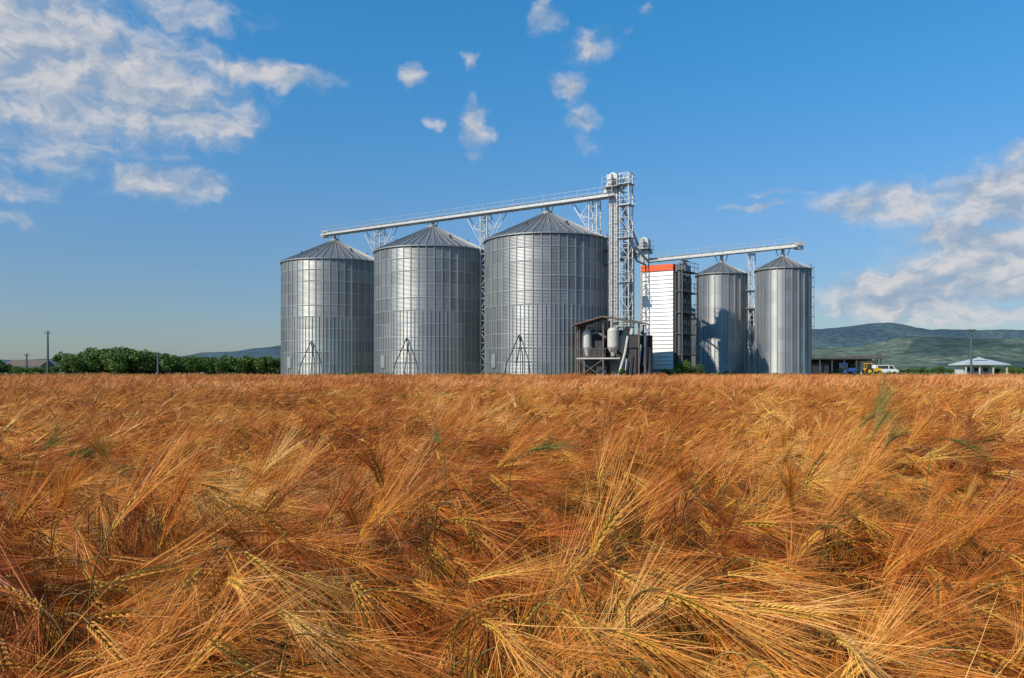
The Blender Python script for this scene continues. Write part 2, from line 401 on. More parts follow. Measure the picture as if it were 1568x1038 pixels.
# ------------------------------------------------------------ conveyors / towers
def gallery(name,p,q,w=.7,h=.5,drops=()):
    top=empty(name);b=MB()
    p=Vector(p);q=Vector(q);d=(q-p).normalized();s_=Vector((-d.y,d.x,0)).normalized()
    if s_.y>0: s_=-s_
    L=(q-p).length
    b.beam(p,q,w,0,h)
    b.beam(p+Vector((0,0,h/2+.06)),q+Vector((0,0,h/2+.06)),w+.12,0,.06)
    k=0
    while k<L:
        c=p+d*k;b.beam(c-d*.04,c+d*.04,w+.12,0,h+.1);k+=2.4
    wk=p+s_*(w/2+.4)-Vector((0,0,.2));wq=q+s_*(w/2+.4)-Vector((0,0,.2))
    b.beam(wk,wq,.7,0,.06);b.beam(wk+s_*.36,wq+s_*.36,.04,0,.16)
    k=0
    while k<=L:
        c=wk+d*k+s_*.33;b.beam(c,c+Vector((0,0,1.05)),.04,1);k+=1.5
    for z in(.55,1.05): b.beam(wk+s_*.33+Vector((0,0,z)),wq+s_*.33+Vector((0,0,z)),.035,1)
    b.obj('trough_and_walkway',[galv,steel_rib],top)
    b=MB()
    for D in drops:
        c=Vector(D[:2]+(p.z,))
        b.tube([c+Vector((0,0,-.1)),Vector((D[0],D[1],D[2]))],.22,10)
        for sg in(-1,1): b.beam(c+d*sg*.9+Vector((0,0,-.2)),Vector((D[0],D[1],D[2]-.3))+d*sg*.5,.09)
    b.box((q.x-.5,q.y-.4,q.z-.45),(q.x+.4,q.y+.4,q.z+.5),0)
    b.tube([q+Vector((-.2,-.9,.1)),q+Vector((-.2,-.3,.1))],.22,10)
    b.obj('spouts',[galv],top)
    return top
CZ=21.25
gallery('conveyor_bridge',(11.9,90.9,CZ+.3),(-27.4,117.1,CZ+.3),drops=((4.25,96,20.7),(-10.5,105.9,20.7),(-25.8,116,20.7)))
gallery('conveyor_bridge',(18.6,112.9,17.0),(35.6,98.7,17.0),w=.6,h=.45,drops=((27.7,105.3,16.0),(34.0,100.0,16.0)))

def lattice(b,c,hw,z0,z1,leg=.1,br=.06,step=1.6,ang=-.585,m=0):
    ca,sa=math.cos(ang),math.sin(ang)
    cor=[Vector((c[0]+ca*sx*hw-sa*sy*hw,c[1]+sa*sx*hw+ca*sy*hw,0)) for sx,sy in((-1,-1),(1,-1),(1,1),(-1,1))]
    for k in cor: b.beam(k+Vector((0,0,z0)),k+Vector((0,0,z1)),leg,m)
    z=z0;i=0
    while z<z1-.1:
        zn=min(z+step,z1)
        for j in range(4):
            p,q=cor[j],cor[(j+1)%4]
            if (i+j)%2: p,q=q,p
            b.beam(p+Vector((0,0,z)),q+Vector((0,0,zn)),br,m)
            b.beam(p+Vector((0,0,zn)),q+Vector((0,0,zn)),br,m)
        z=zn;i+=1
    return cor
ud=Vector((-.832,.555,0))
for k,(x,y) in enumerate(((-18.4,110.9),(-3.3,100.7),(9.6,92.4))):
    t=empty('support_tower');b=MB()
    lattice(b,(x,y),.5,PAD,CZ,.10,.05,1.4)
    c=Vector((x,y,CZ))
    for sg in(-1,1):
        if k==2 and sg<0: continue
        for off in(-.4,.4):
            o=Vector((.555,.832,0))*off
            b.beam(c+ud*sg*.5+o-Vector((0,0,3.6)),c+ud*sg*2.9+o,.08)
            b.beam(c+ud*sg*.5+o-Vector((0,0,1.9)),c+ud*sg*1.7+o-Vector((0,0,1.7)),.05)
            b.beam(c+ud*sg*.5+o-Vector((0,0,.2)),c+ud*sg*1.7+o-Vector((0,0,1.7)),.05)
            b.beam(c+ud*sg*2.9+o,c+ud*sg*1.7+o-Vector((0,0,1.7)),.05)
    b.obj('lattice',[galv],t)
t=empty('support_tower');b=MB();lattice(b,(30.9,102.6),.35,PAD,16.6,.08,.05,1.2)
for z in(9.5,11.8): b.box((30.2,101.9,z),(31.6,103.3,z+.06))
b.obj('lattice',[galv],t)
t=empty('support_tower');b=MB();lattice(b,(23.6,108.8),.35,PAD,16.6,.08,.05,1.2);b.obj('lattice',[galv],t)

def elevator(x,y,z1,w=.42,gap=.65):
    t=empty('bucket_elevator');b=MB()
    b.M=Matrix.Translation((x,y,0))@Matrix.Rotation(-.585,4,'Z')
    for s in(-1,1):
        b.box((s*gap/2-w/2,-.25,PAD),(s*gap/2+w/2,.25,z1-1.2))
        z=PAD+2
        while z<z1-1.5: b.box((s*gap/2-w/2-.05,-.3,z),(s*gap/2+w/2+.05,.3,z+.08));z+=2.2
    b.box((-gap/2-w/2-.15,-.4,PAD-.1),(gap/2+w/2+.15,.4,PAD+1.4))
    n_=12;vs=[];hw=gap/2+w/2+.1
    for yy in(-.38,.38):
        for k in range(n_+1):
            th=math.pi*k/n_;vs.append((hw*math.cos(th),yy,z1-.75+.75*math.sin(th)))
        vs.append((-hw,yy,z1-1.3));vs.append((hw,yy,z1-1.3))
    M_=n_+3
    fs=[tuple(range(M_)),tuple(range(2*M_-1,M_-1,-1))]+[(i,(i+1)%M_,M_+(i+1)%M_,M_+i) for i in range(M_)]
    b.add(vs,fs)
    b.tube([(0,-.9,z1-.7),(0,.9,z1-.7)],.17,10,1);b.box((-.3,-1.25,z1-1.0),(.3,-.8,z1-.4),1)
    X=.95;Y0=-1.1;Y1=.9
    b.box((-X,Y0,z1-1.75),(X,Y1,z1-1.69),1)
    for sx,sy in((-X,Y0),(X,Y0),(X,Y1),(-X,Y1),(0,Y0),(0,Y1)): b.box((sx-.02,sy-.02,z1-1.69),(sx+.02,sy+.02,z1-.6),1)
    for z in(z1-1.15,z1-.6):
        for p,q in(((-X,Y0),(X,Y0)),((X,Y0),(X,Y1)),((X,Y1),(-X,Y1)),((-X,Y1),(-X,Y0))): b.beam((*p,z),(*q,z),.035,1)
    b.obj('legs_and_head',[galv,steel_rib],t)
    b=MB();b.M=Matrix.Translation((x,y,0))@Matrix.Rotation(-.585,4,'Z')
    b.beam((-hw+.1,0,z1-.9),(-hw-.6,0,z1-2.6),.4);b.beam((hw-.1,0,z1-1.1),(hw+.3,0,z1-2.4),.3)
    lx=0;ly=-.55
    for s in(-.2,.2): b.beam((lx+s,ly,PAD),(lx+s,ly,z1-1.6),.04)
    z=PAD+.4
    while z<z1-1.7: b.beam((lx-.2,ly,z),(lx+.2,ly,z),.03);z+=.4
    z=PAD+2.5;old=None
    while z<z1-1.6:
        pts=[Vector((lx+.35*math.cos(th),ly-.7*abs(math.sin(th)),z)) for th in [math.pi*k/6 for k in range(7)]]
        for p,q in zip(pts,pts[1:]): b.beam(p,q,.035)
        if old:
            for k in(1,3,5): b.beam(old[k],pts[k],.03)
        old=pts;z+=1.2
    b.obj('ladder_and_spout',[steel_rib],t)
    return t
elevator(11.65,91.0,24.1)
t=empty('lattice_tower');b=MB()
lattice(b,(12.95,90.4),.55,PAD,23.9,.10,.05,1.5)
for z in(6.5,11.5,16.5,20.2,22.6):
    b.M=Matrix.Translation((12.95,90.4,z))@Matrix.Rotation(-.585,4,'Z')
    b.box((-.8,-.8,0),(.8,.8,.06))
    for sx,sy in((-1,-1),(1,-1),(1,1),(-1,1)): b.box((sx*.78-.02,sy*.78-.02,.06),(sx*.78+.02,sy*.78+.02,1.1))
    for zz in(.6,1.1):
        for p,q in(((-.78,-.78),(.78,-.78)),((.78,-.78),(.78,.78)),((.78,.78),(-.78,.78)),((-.78,.78),(-.78,-.78))): b.beam((*p,zz),(*q,zz),.035)
    b.M=None
b.obj('lattice',[galv],t)
elevator(14.5,97.8,17.6,w=.36,gap=.55)
elevator(18.6,111.4,20.2,w=.45,gap=.7)
t=empty('grain_spout_pipe');b=MB()
b.tube([(12.6,90.6,20.2),(13.6,92.5,18.9),(15.4,97.4,16.9)],.16,8);b.tube([(12.4,90.6,19.0),(14.0,93,16.2),(15.2,97,14.9),(17.0,101,14.9)],.13,8)
b.tube([(15.0,98,17),(17.5,105,16.4),(18.6,111,17.2)],.16,8)
b.obj('pipe',[galv],t)

# ------------------------------------------------------------ dryer building
t=empty('grain_dryer_building')
U_=Matrix.Translation((18.2,90.0,0))@Matrix.Rotation(-.585,4,'Z')
b=MB();b.M=U_
WF=3.66;DP=4.9;ZT=12.9
b.box((-WF,0,PAD+.9),(0,DP,ZT))
z=PAD+.9
while z<ZT-.3:
    zz=min(z+.46,ZT)
    for face in(0,1):
        if face==0: vs=[(-WF-.02,-.13,z),(.02,-.13,z),(.02,-.02,zz),(-WF-.02,-.02,zz)];bt=[(-WF-.02,-.003,z),(.02,-.003,z)]
        else: vs=[(-WF-.13,DP,z),(-WF-.13,0,z),(-WF-.02,0,zz),(-WF-.02,DP,zz)];bt=[(-WF-.003,DP,z),(-WF-.003,0,z)]
        b.add(vs+bt,[(0,1,2,3),(4,5,1,0)],0)
    z=zz
b.obj('cladding',[white],t)
b=MB();b.M=U_
b.box((-WF-.15,-.15,ZT),(.05,DP+.1,ZT+.7));b.obj('orange_parapet',[orange],t)
b=MB();b.M=U_
b.box((.003,.1,PAD),(.35,DP-.1,ZT-.4),0)
for z in [PAD+2.4*k for k in range(1,6)]:
    b.box((.35,-.05,z),(1.15,DP,z+.08),1)
    for k in range(5): b.box((1.1,-.05+k*DP/4-.02,z+.08),(1.15,k*DP/4,z+1.1),1)
    for zz in(.6,1.1): b.box((1.1,-.05,z+zz),(1.15,DP,z+zz+.05),1)
for k in range(3): b.box((1.04,k*DP/2-.05,PAD),(1.14,k*DP/2+.07,ZT),1)
for k in range(5):
    z=PAD+2.4*k;b.beam((.85,.6,z),(.85,3.4,z+2.4),.12,1)
for z in [PAD+1.2*k for k in range(1,10)]: b.box((.35,.4,z),(.42,DP-.5,z+.5),2)
b.tube([(.65,.35,PAD),(.65,.35,ZT+.7)],.24,10,2)
b.obj('side_machinery',[darkm,steel_dark,steel_dark],t)
b=MB();b.M=U_
b.box((-WF,.1,PAD-.2),(-.05,DP,PAD+.85),0)
for k in range(3): b.tube([(-WF+.7+k*.9,2.5,ZT+.7),(-WF+.7+k*.9,2.5,ZT+1.0)],[.14,.14],8,1)
b.box((.1,.2,ZT-.2),(1.4,1.8,ZT+.5),1);b.tube([(.75,1,ZT+.5),(.75,1,ZT+1.0)],[.45,.3],10,1)
b.obj('base_and_vents',[concrete,steel_dark],t)

# ------------------------------------------------------------ cleaning shed with machinery
t=empty('machinery_shed')
S=Matrix.Translation((10.6,86.5,PAD-.1))@Matrix.Rotation(-.3,4,'Z')
b=MB();b.M=S
for x in(-3.2,-.4,3.4):
    for y in(-1.6,2.0): b.box((x-.08,y-.08,0),(x+.08,y+.08,6.3 if x==-.4 else 5.75))
for z in(2.0,):
    b.box((-3.3,-1.7,z),(1.4,2.1,z+.14),1)
    for k in range(8): b.box((-3.2+k*.6,-1.68,z+.14),(-3.15+k*.6,-1.63,z+1.1))
    b.box((-3.2,-1.69,z+1.1),(1.3,-1.62,z+1.16))
for p,q in(((-3.2,-1.6,0),(-.4,-1.6,2)),((-.4,-1.6,0),(-3.2,-1.6,2))): b.beam(p,q,.09)
b.beam((-3.3,-1.65,5.7),(-.4,-1.65,6.5),.14);b.beam((-.4,-1.65,6.5),(3.9,-1.65,5.7),.14)
b.obj('frame',[rust,cream],t)
b=MB();b.M=S
for (x0,z0),(x1,z1) in(((-3.9,5.65),(-.4,6.6)),((-.4,6.6),(4.2,5.75))):
    nn=12
    for k in range(nn):
        xa=x0+(x1-x0)*k/nn;xb=x0+(x1-x0)*(k+1)/nn;za_=z0+(z1-z0)*k/nn;zb_=z0+(z1-z0)*(k+1)/nn
        xm=(xa+xb)/2;zm=(za_+zb_)/2+.06
        y0,y1=-2.2,2.6
        b.add([(xa,y0,za_),(xm,y0,zm),(xm,y1,zm),(xa,y1,za_)],[(0,1,2,3)]);b.add([(xm,y0,zm),(xb,y0,zb_),(xb,y1,zb_),(xm,y1,zm)],[(0,1,2,3)])
    b.beam((x0,-2.21,z0-.08),(x1,-2.21,z1-.08),.03,0,.16)
b.obj('roof_sheets',[rust],t)
b=MB();b.M=S
for x,y,r,zt in((-2.35,-.7,.5,5.2),(.55,-1.0,.62,5.35),(1.5,.4,.5,4.8)):
    b.tube([(x,y,2.3),(x,y,3.3),(x,y,zt-.3),(x,y,zt)],[.14,r,r,r*.6],16,0)
    b.tube([(x,y,zt),(x,y,zt+.4),(x+.6,y,zt+.5)],.16,8,0)
b.tube([(-2.3,-.7,4.6),(-1.2,-.8,4.9),(-.2,-1.0,4.3),(.3,-1.0,4.4)],.18,8,1)
b.box((-1.5,-.6,2.15),(-.5,.9,4.0),2);b.box((-1.3,-.9,0.2),(-.2,.8,1.8),2)
b.box((2.1,-1.2,.1),(3.1,1.2,3.2),2);b.box((2.3,-1.35,3.2),(3.3,.9,4.6),2)
b.tube([(2.6,-1.3,4.6),(2.7,-1.3,5.4)],.2,10,0);b.tube([(1.2,-1.4,.2),(1.9,-1.4,2.6),(2.2,-1.4,4.4)],.14,8,0)
b.tube([(4.0,-1.0,0),(4.0,-1.0,4.4),(3.6,-1,4.9)],.2,12,1)
b.tube([(4.45,-.8,0),(4.45,-.8,3.2)],.3,12,2)
for k in range(5): b.tube([(1.9+k*.5,-1.5,.1+k*.3),(2.1+k*.5,-1.5,2.0+k*.5)],.07,6,(0,1,1,0,1)[k])
b.box((-2.9,.9,2.2),(1.6,1.9,5.2),2);b.box((1.8,1.3,.1),(4.4,1.9,4.6),2)  # dark backing boxes, their colour stands in for shade inside the open shed
b.obj('cyclones_ducts_and_shade_backing',[cream,steel_dark,darkm],t)

# ------------------------------------------------------------ low outbuildings
t=empty('open_storage_shed')
b=MB();b.M=Matrix.Translation((68,166,PAD-.1))@Matrix.Rotation(-.05,4,'Z')
b.box((-7.6,-3,3.5),(8.2,4,3.7),1);b.box((-7.6,-3.05,3.2),(8.2,-2.9,3.5),0)
for k in range(7): b.box((-7.2+k*2.45,-2.8,0),(-7.0+k*2.45,-2.6,3.5),0)
b.box((-7.4,3,0),(8,3.3,3.4),2);b.box((-7.4,-2,0),(-2.6,3,2.4),2);b.box((4.2,-1,0),(7.6,3,2.9),3)
b.box((2.0,-2.0,3.7),(8.5,3,3.95),1)
for k in range(3): b.box((4.8+k*.95,-1.03,1.1),(5.4+k*.95,-1.003,2.0),2)
b.obj('shed_body',[steel_dark,rust,darkm,cream],t)
t=empty('roadside_pavilion')
b=MB();b.M=Matrix.Translation((105.5,180,PAD-.3))@Matrix.Scale(.84,4)
vs=[(-6,-4,3.0),(6,-4,3.0),(6,4,3.0),(-6,4,3.0),(-2.5,0,4.3),(2.5,0,4.3)]
b.add(vs,[(0,1,5,4),(1,2,5),(2,3,4,5),(3,0,4)],0);b.box((-6.05,-4.05,2.75),(6.05,4.05,2.99),1)
b.add([(-1.8,-1.2,4.1),(1.8,-1.2,4.1),(1.8,1.2,4.1),(-1.8,1.2,4.1),(0,0,5.0)],[(0,1,4),(1,2,4),(2,3,4),(3,0,4)],0)
for x in(-5.4,-1.8,1.8,5.4): b.box((x-.15,-3.6,0),(x+.15,-3.3,2.75),1)
b.box((-4.8,-1,0),(2.8,3,2.7),1)
for k in range(3): b.box((-4.2+k*2.4,-1.04,1.0),(-2.9+k*2.4,-1.003,2.1),2)
b.obj('pavilion_body',[bluegrey,cream,darkm],t)
def pole(x,y,h,kind):
    t=empty('street_lamp' if kind=='lamp' else 'utility_pole');b=MB()
    b.tube([(x,y,.5),(x,y,PAD+h)],[.22,.13],10)
    if kind=='lamp':
        for s in(-1,1):
            b.tube([(x,y,PAD+h-.3),(x+s*.3,y,PAD+h+.05),(x+s*.5,y,PAD+h+.1)],.06,6);b.box((x+s*.45-.25,y-.25,PAD+h),(x+s*.45+.25,y+.25,PAD+h+.3))
        b.tube([(x,y,PAD+h-.9),(x,y,PAD+h-.7)],.3,10)
    else:
        b.beam((x-.5,y,PAD+h-.4),(x+.5,y,PAD+h-.4),.11)
        for s in(-.4,0,.4): b.tube([(x+s,y,PAD+h-.35),(x+s,y,PAD+h-.05)],.05,6)
    b.obj('pole',[steel_dark],t)
pole(86.5,150,8.2,'lamp');pole(-81.6,140,7.7,'u');pole(-97.5,160,4.2,'u');pole(-60,135,3.8,'u')
pole(77,168,4.5,'u')
t=empty('farm_cottage');b=MB();b.M=Matrix.Translation((-115,190,PAD-.1))
b.box((-4,-3,0),(4,3,1.9),0);b.add([(-4.4,-3.4,1.9),(4.4,-3.4,1.9),(4.4,3.4,1.9),(-4.4,3.4,1.9),(-4.4,0,3.4),(4.4,0,3.4)],[(0,1,5,4),(2,3,4,5),(0,4,3),(1,2,5)],1)
for k in range(3): b.box((-3.2+k*2.6,-3.04,.6),(-2.2+k*2.6,-3.003,1.5),2)
b.obj('walls_and_roof',[white,rust,darkm],t)
blue=simple('blue_paint',(.03,.10,.35),.35);yellow=simple('yellow_paint',(.7,.42,.03),.4);rubber=simple('rubber',(.02,.02,.02),.8);glass=simple('window_glass',(.04,.05,.06),.1)
def tractor(x,y,body):
    t=empty('tractor');b=MB();b.M=Matrix.Translation((x,y,PAD-.1))@Matrix.Scale(.85,4)
    for wx,r in((-1.0,.85),(1.4,.5)):
        for s in(-1,1): b.tube([(wx,s*.95-.2,r),(wx,s*.95+.2,r)],r,18,1);b.tube([(wx,s*.95-.22,r),(wx,s*.95+.22,r)],r*.5,12,0)
    b.box((-.2,-.42,.8),(1.9,.42,1.6),0);b.box((-1.6,-.75,1.1),(-.2,.75,1.5),0)
    for sx in(-1.5,-.3):
        for sy in(-.65,.65): b.beam((sx,sy,1.5),(sx*.95,sy,2.6),.08,0)
    b.box((-1.45,-.62,1.52),(-.3,.62,2.55),2);b.box((-1.6,-.75,2.56),(-.15,.75,2.72),0);b.tube([(1.1,.25,1.6),(1.1,.25,2.4)],.05,6,1)
    b.obj('body',[body,rubber,glass],t)
tractor(66.5,158,blue);tractor(70.5,156,yellow)
t=empty('parked_van');b=MB();b.M=Matrix.Translation((75,160,PAD-.1))
for wx in(-1.4,1.4):
    for s in(-1,1): b.tube([(wx,s*.8-.1,.35),(wx,s*.8+.1,.35)],.35,16,1)
prof=[(-2.3,.35),(2.3,.35),(2.35,.95),(1.7,1.15),(1.1,1.95),(-2.2,2.0),(-2.3,1.2)]
vs=[(x,-.85,z) for x,z in prof]+[(x,.85,z) for x,z in prof];k=len(prof)
b.add(vs,[tuple(range(k)),tuple(range(2*k-1,k-1,-1))]+[(i,i+k,(i+1)%k+k,(i+1)%k) for i in range(k)],0)
b.add([(.4,-.856,1.2),(1.5,-.856,1.2),(1.0,-.856,1.85),(.4,-.856,1.85)],[(0,1,2,3)],2);b.add([(-1.9,-.856,1.2),(.2,-.856,1.2),(.2,-.856,1.85),(-1.9,-.856,1.85)],[(0,1,2,3)],2)
b.obj('body',[white,rubber,glass],t)

# ------------------------------------------------------------ instancing
def instancer(name,points,coll):
    me=bpy.data.meshes.new(name);A_=np.array(points,dtype=np.float64)
    me.from_pydata(A_[:,:3].tolist(),[],[])
    a=me.attributes.new('rot','FLOAT_VECTOR','POINT');a.data.foreach_set('vector',A_[:,3:6].astype(np.float32).ravel())
    a=me.attributes.new('scl','FLOAT_VECTOR','POINT');a.data.foreach_set('vector',A_[:,6:9].astype(np.float32).ravel())
    a=me.attributes.new('idx','INT','POINT');a.data.foreach_set('value',A_[:,9].astype(np.int32))
    o=bpy.data.objects.new(name,me);scene.collection.objects.link(o)
    ng=bpy.data.node_groups.new(name+'_scatter','GeometryNodeTree')
    ng.interface.new_socket('Geometry',in_out='INPUT',socket_type='NodeSocketGeometry')
    ng.interface.new_socket('Geometry',in_out='OUTPUT',socket_type='NodeSocketGeometry')
    N=ng.nodes;L=ng.links
    gi=N.new('NodeGroupInput');go=N.new('NodeGroupOutput')
    ci=N.new('GeometryNodeCollectionInfo');ci.inputs['Collection'].default_value=coll
    ci.inputs['Separate Children'].default_value=True;ci.inputs['Reset Children'].default_value=True
    ip=N.new('GeometryNodeInstanceOnPoints');ip.inputs['Pick Instance'].default_value=True
    def na(nm,tp):
        q=N.new('GeometryNodeInputNamedAttribute');q.data_type=tp;q.inputs['Name'].default_value=nm;return q.outputs[0]
    er=N.new('FunctionNodeEulerToRotation');L.new(na('rot','FLOAT_VECTOR'),er.inputs[0])
    L.new(gi.outputs[0],ip.inputs['Points']);L.new(ci.outputs[0],ip.inputs['Instance'])
    L.new(na('idx','INT'),ip.inputs['Instance Index']);L.new(er.outputs[0],ip.inputs['Rotation']);L.new(na('scl','FLOAT_VECTOR'),ip.inputs['Scale'])
    L.new(ip.outputs[0],go.inputs[0])
    md=o.modifiers.new('scatter','NODES');md.node_group=ng
    for s in coll.objects: s.parent=o
    return o

# ------------------------------------------------------------ barley
def rv(s): return Vector((random.gauss(0,s),random.gauss(0,s),random.gauss(0,s)))
def plant(b,ox,oy,az,h,phi,lod,scale=1.0,mats=(0,1,2,3),wmul=1.0):
    ca,sa=math.cos(az),math.sin(az)
    def W(s_,z,side=0): return Vector((ox+ca*s_-sa*side,oy+sa*s_+ca*side,z))
    Ls=h;neck=.075*scale;earL=U(.070,.092)*scale
    pts=[];s_=0;z=0;ph=U(0,.08);n1=5 if lod==0 else 2
    pts.append((0,0,ph))
    lean=U(.0,.20)
    for i in range(n1):
        ph=lean*(i+1)/n1;s_+=math.sin(ph)*Ls/n1;z+=math.cos(ph)*Ls/n1;pts.append((s_,z,ph))
    n2=5 if lod==0 else 2
    for i in range(n2):
        ph=lean+(phi-lean)*(i+1)/n2;s_+=math.sin(ph)*neck/n2;z+=math.cos(ph)*neck/n2;pts.append((s_,z,ph))
    P3=[W(a,c) for a,c,_ in pts]
    if lod==0: b.tube(P3,[.0020]*(len(P3)-2)+[.0016]*2,4,mats[2],cap=False)
    else:
        sd_=Vector((sa,-ca,0));sd_=(sd_+rv(.3)).normalized()
        b.ribbon(P3,[(.004 if lod==1 else .008)*wmul]*len(P3),sd_,mats[2])
    bend=U(.1,.5);ne=13 if lod==0 else 3
    ep=[(s_,z,phi)]
    for i in range(ne):
        ph=phi+bend*(i+1)/ne;s_+=math.sin(ph)*earL/ne;z+=math.cos(ph)*earL/ne;ep.append((s_,z,ph))
    roll=U(0,math.pi)
    et=rnd()
    S_=Vector((-sa,ca,0))
    def frame(ph):
        T=Vector((ca*math.sin(ph),sa*math.sin(ph),math.cos(ph)))
        Nn=Vector((-ca*math.cos(ph),-sa*math.cos(ph),math.sin(ph)))
        X=S_*math.cos(roll)+Nn*math.sin(roll);Y=T.cross(X);return T,X,Y
    def awnf(p0,T,out,L,w,seg):
        d=(T+out).normalized();pp=[p0];ws=[w];curl=out*U(-.2,.45)+Vector((0,0,-U(-.04,.10)))+rv(.025)
        for k in range(seg):
            d=(d+curl/seg).normalized();pp.append(pp[-1]+d*L/seg);ws.append(w*(1-(k+1)/seg*.72))
        sd_=d.cross(rv(1)).normalized()
        b.ribbon(pp,ws,sd_,mats[0],t=min(1,max(0,et*.66+rnd()*.34)))
    if lod==0:
        for i in range(ne):
            a,c,ph=ep[i];T,X,Y=frame(ph);base=W(a,c)
            taper=.65+.35*math.sin(math.pi*(i+1.5)/(ne+2))
            for sg,ax in((1,X),(-1,X),(1 if i%2 else -1,Y)):
                o=ax*sg
                d=(T+o*.38).normalized();g0=base+o*.0022*scale;gl_=.0112*scale*taper;gw=.0018*scale*taper
                if ax is Y: gl_*=.8;gw*=.9
                b.tube([g0,g0+d*gl_*.35+o*.0008,g0+d*gl_*.75,g0+d*gl_],[gw*.5,gw,gw*.75,gw*.15],5,mats[1],t=min(1,et*.6+rnd()*.4),cap=False)
                for rep in range(2 if ax is X else 1):
                    awnf(g0+d*gl_,T,(o*U(.03,.48)+rv(.08)),U(.085,.135)*scale*(1.0+.3*(1-i/ne)),.00135,3)
    else:
        q=[W(a,c) for a,c,_ in ep];r=(.0046 if lod==1 else .006)*scale
        b.tube(q,[r*.6,r,r*.9,r*.4],4,mats[1],t=et,cap=False)
        na_=19 if lod==1 else 7
        for i in range(na_):
            a,c,ph=ep[min(3,int(rnd()*4))];T,X,Y=frame(ph)
            sg=random.choice((-1,1))
            awnf(W(a,c),T,X*sg*U(.03,.38)+rv(.09),U(.105,.155)*scale,(.0027 if lod==1 else .0062)*wmul,2)
    nl=(2 if lod==0 else (1 if rnd()<.3 and lod==1 else 0))
    for k in range(nl):
        za_=U(.35,.8)*h;aa=U(0,6.28);d=Vector((math.cos(aa)*.5,math.sin(aa)*.5,.85));p=W(za_*lean*.5,za_);pp=[p];ws=[.004];LL=U(.14,.26)
        for j in range(5):
            d=(d+Vector((0,0,-.32))+rv(.05)).normalized();pp.append(pp[-1]+d*LL/5);ws.append([.008,.009,.008,.005,.0008][j])
        b.ribbon(pp,ws,Vector((-math.sin(aa),math.cos(aa),0)).normalized(),mats[3])
pm=[awn,grain,stem,leafm];pmf=[awn_far,awn_far,stem,leafm]
def coll(name): return bpy.data.collections.new(name)
PH=[.6,1.35,1.5,1.6,1.75,1.85,1.95,2.05,2.2,2.3,2.45,2.6]
c0=coll('barley_near');NV=30
for i in range(NV):
    b=MB()
    for k in range(7):
        r=.11*math.sqrt(rnd());a=U(0,6.28);phi=random.choice(PH)+U(-.12,.12)
        plant(b,r*math.cos(a),r*math.sin(a),random.gauss(0,.85),U(.66,.86) if k<5 else U(.5,.66),phi,0,U(1.4,1.75))
    c0.objects.link(b.obj('barley_tuft_%02d'%i,pm,link=False,smooth=True))
cs=coll('barley_single');NS=10
for i in range(NS):
    b=MB();plant(b,0,0,U(-.1,.1),U(.68,.78),random.choice(PH)+U(-.1,.1),0,1.5)
    cs.objects.link(b.obj('barley_plant_%02d'%i,pm,link=False,smooth=True))
c1=coll('barley_mid');NV1=8
for i in range(NV1):
    b=MB()
    for k in range(46):
        r=.38*math.sqrt(rnd());a=U(0,6.28)
        plant(b,r*math.cos(a),r*math.sin(a),random.gauss(0,.75),U(.60,.84)+.05*mnoise.noise(Vector((a,r*8,i))),U(.8,2.4),1,1.5)
    c1.objects.link(b.obj('barley_clump_%02d'%i,pm,link=False))
c2=coll('barley_far');NV2=6
for i in range(NV2):
    b=MB()
    for k in range(165):
        r=1.2*math.sqrt(rnd());a=U(0,6.28)
        plant(b,r*math.cos(a),r*math.sin(a),random.gauss(0,.8),U(.58,.88),U(.3,1.9),2,1.35)
    c2.objects.link(b.obj('barley_patch_%02d'%i,pmf,link=False))
def N2(x,y,s,sd=0): return mnoise.noise(Vector((x*s,y*s,sd)))
def hs(x,y): return 1.0+.13*N2(x,y,1.5,1)+.07*N2(x,y,.5,2)+.05*N2(x,y,.12,3)
def wind(x,y): return -.2+.9*N2(x,y,.9,5)+.5*N2(x,y,.25,6)
pts=[];sp=.163;y=.80
while y<5.0:
    hw=.76*y+.45;x=-hw
    while x<hw:
        px,py=x+U(-.5,.5)*sp,y+U(-.5,.5)*sp
        gap=N2(px,py,1.9,8)+.3*N2(px,py,5,9)
        if not (gap<-.18 and rnd()<.88):
            s=hs(px,py)*U(.90,1.08)
            if gap<-.04:s*=.89
            k=U(.9,1.1)
            pts.append((px,py,0,random.gauss(0,.09),random.gauss(0,.09),wind(px,py)+random.gauss(0,.35),k,k,s,int(rnd()*NV)))
        x+=sp
    y+=sp
nn0=len(pts)
instancer('barley_field',pts,c0)
pts=[]
for k in range(60):
    y=3.0+9*rnd()**1.3;x=U(-.72,.72)*y
    pts.append((x,y,0,0,0,wind(x,y)+random.gauss(0,.9),.8,.8,U(1.12,1.36),int(rnd()*NS)))
for k in range(40):
    y=U(1.3,3.0);x=U(-.8,.8)*y
    pts.append((x,y,0,0,0,wind(x,y)+random.gauss(0,.8),1.1,1.1,U(1.0,1.10),int(rnd()*NS)))
instancer('barley_field',pts,cs)
pts=[];y=4.9
while y<22:
    sp=.37+.016*(y-4);hw=.76*y+.8;x=-hw
    while x<hw:
        px,py=x+U(-.5,.5)*sp,y+U(-.5,.5)*sp
        pts.append((px,py,0,random.gauss(0,.07),random.gauss(0,.07),wind(px,py)+random.gauss(0,.4),1,1,hs(px,py)*U(.86,1.08),int(rnd()*NV1)));x+=sp
    y+=sp
n1_=len(pts)
instancer('barley_field',pts,c1)
pts=[];y=21
while y<85:
    sp=1.05+.015*(y-21);hw=.76*y+3;x=-hw
    while x<hw:
        px,py=x+U(-.5,.5)*sp,y+U(-.5,.5)*sp
        pts.append((px,py,gz(px,py),random.gauss(0,.035),random.gauss(0,.035),wind(px,py)+random.gauss(0,.6),1,1,hs(px,py)*(1+.05*N2(px,py,.05,11))*U(.84,1.10),int(rnd()*NV2)));x+=sp
    y+=sp
print('BARLEY',nn0,n1_,len(pts))
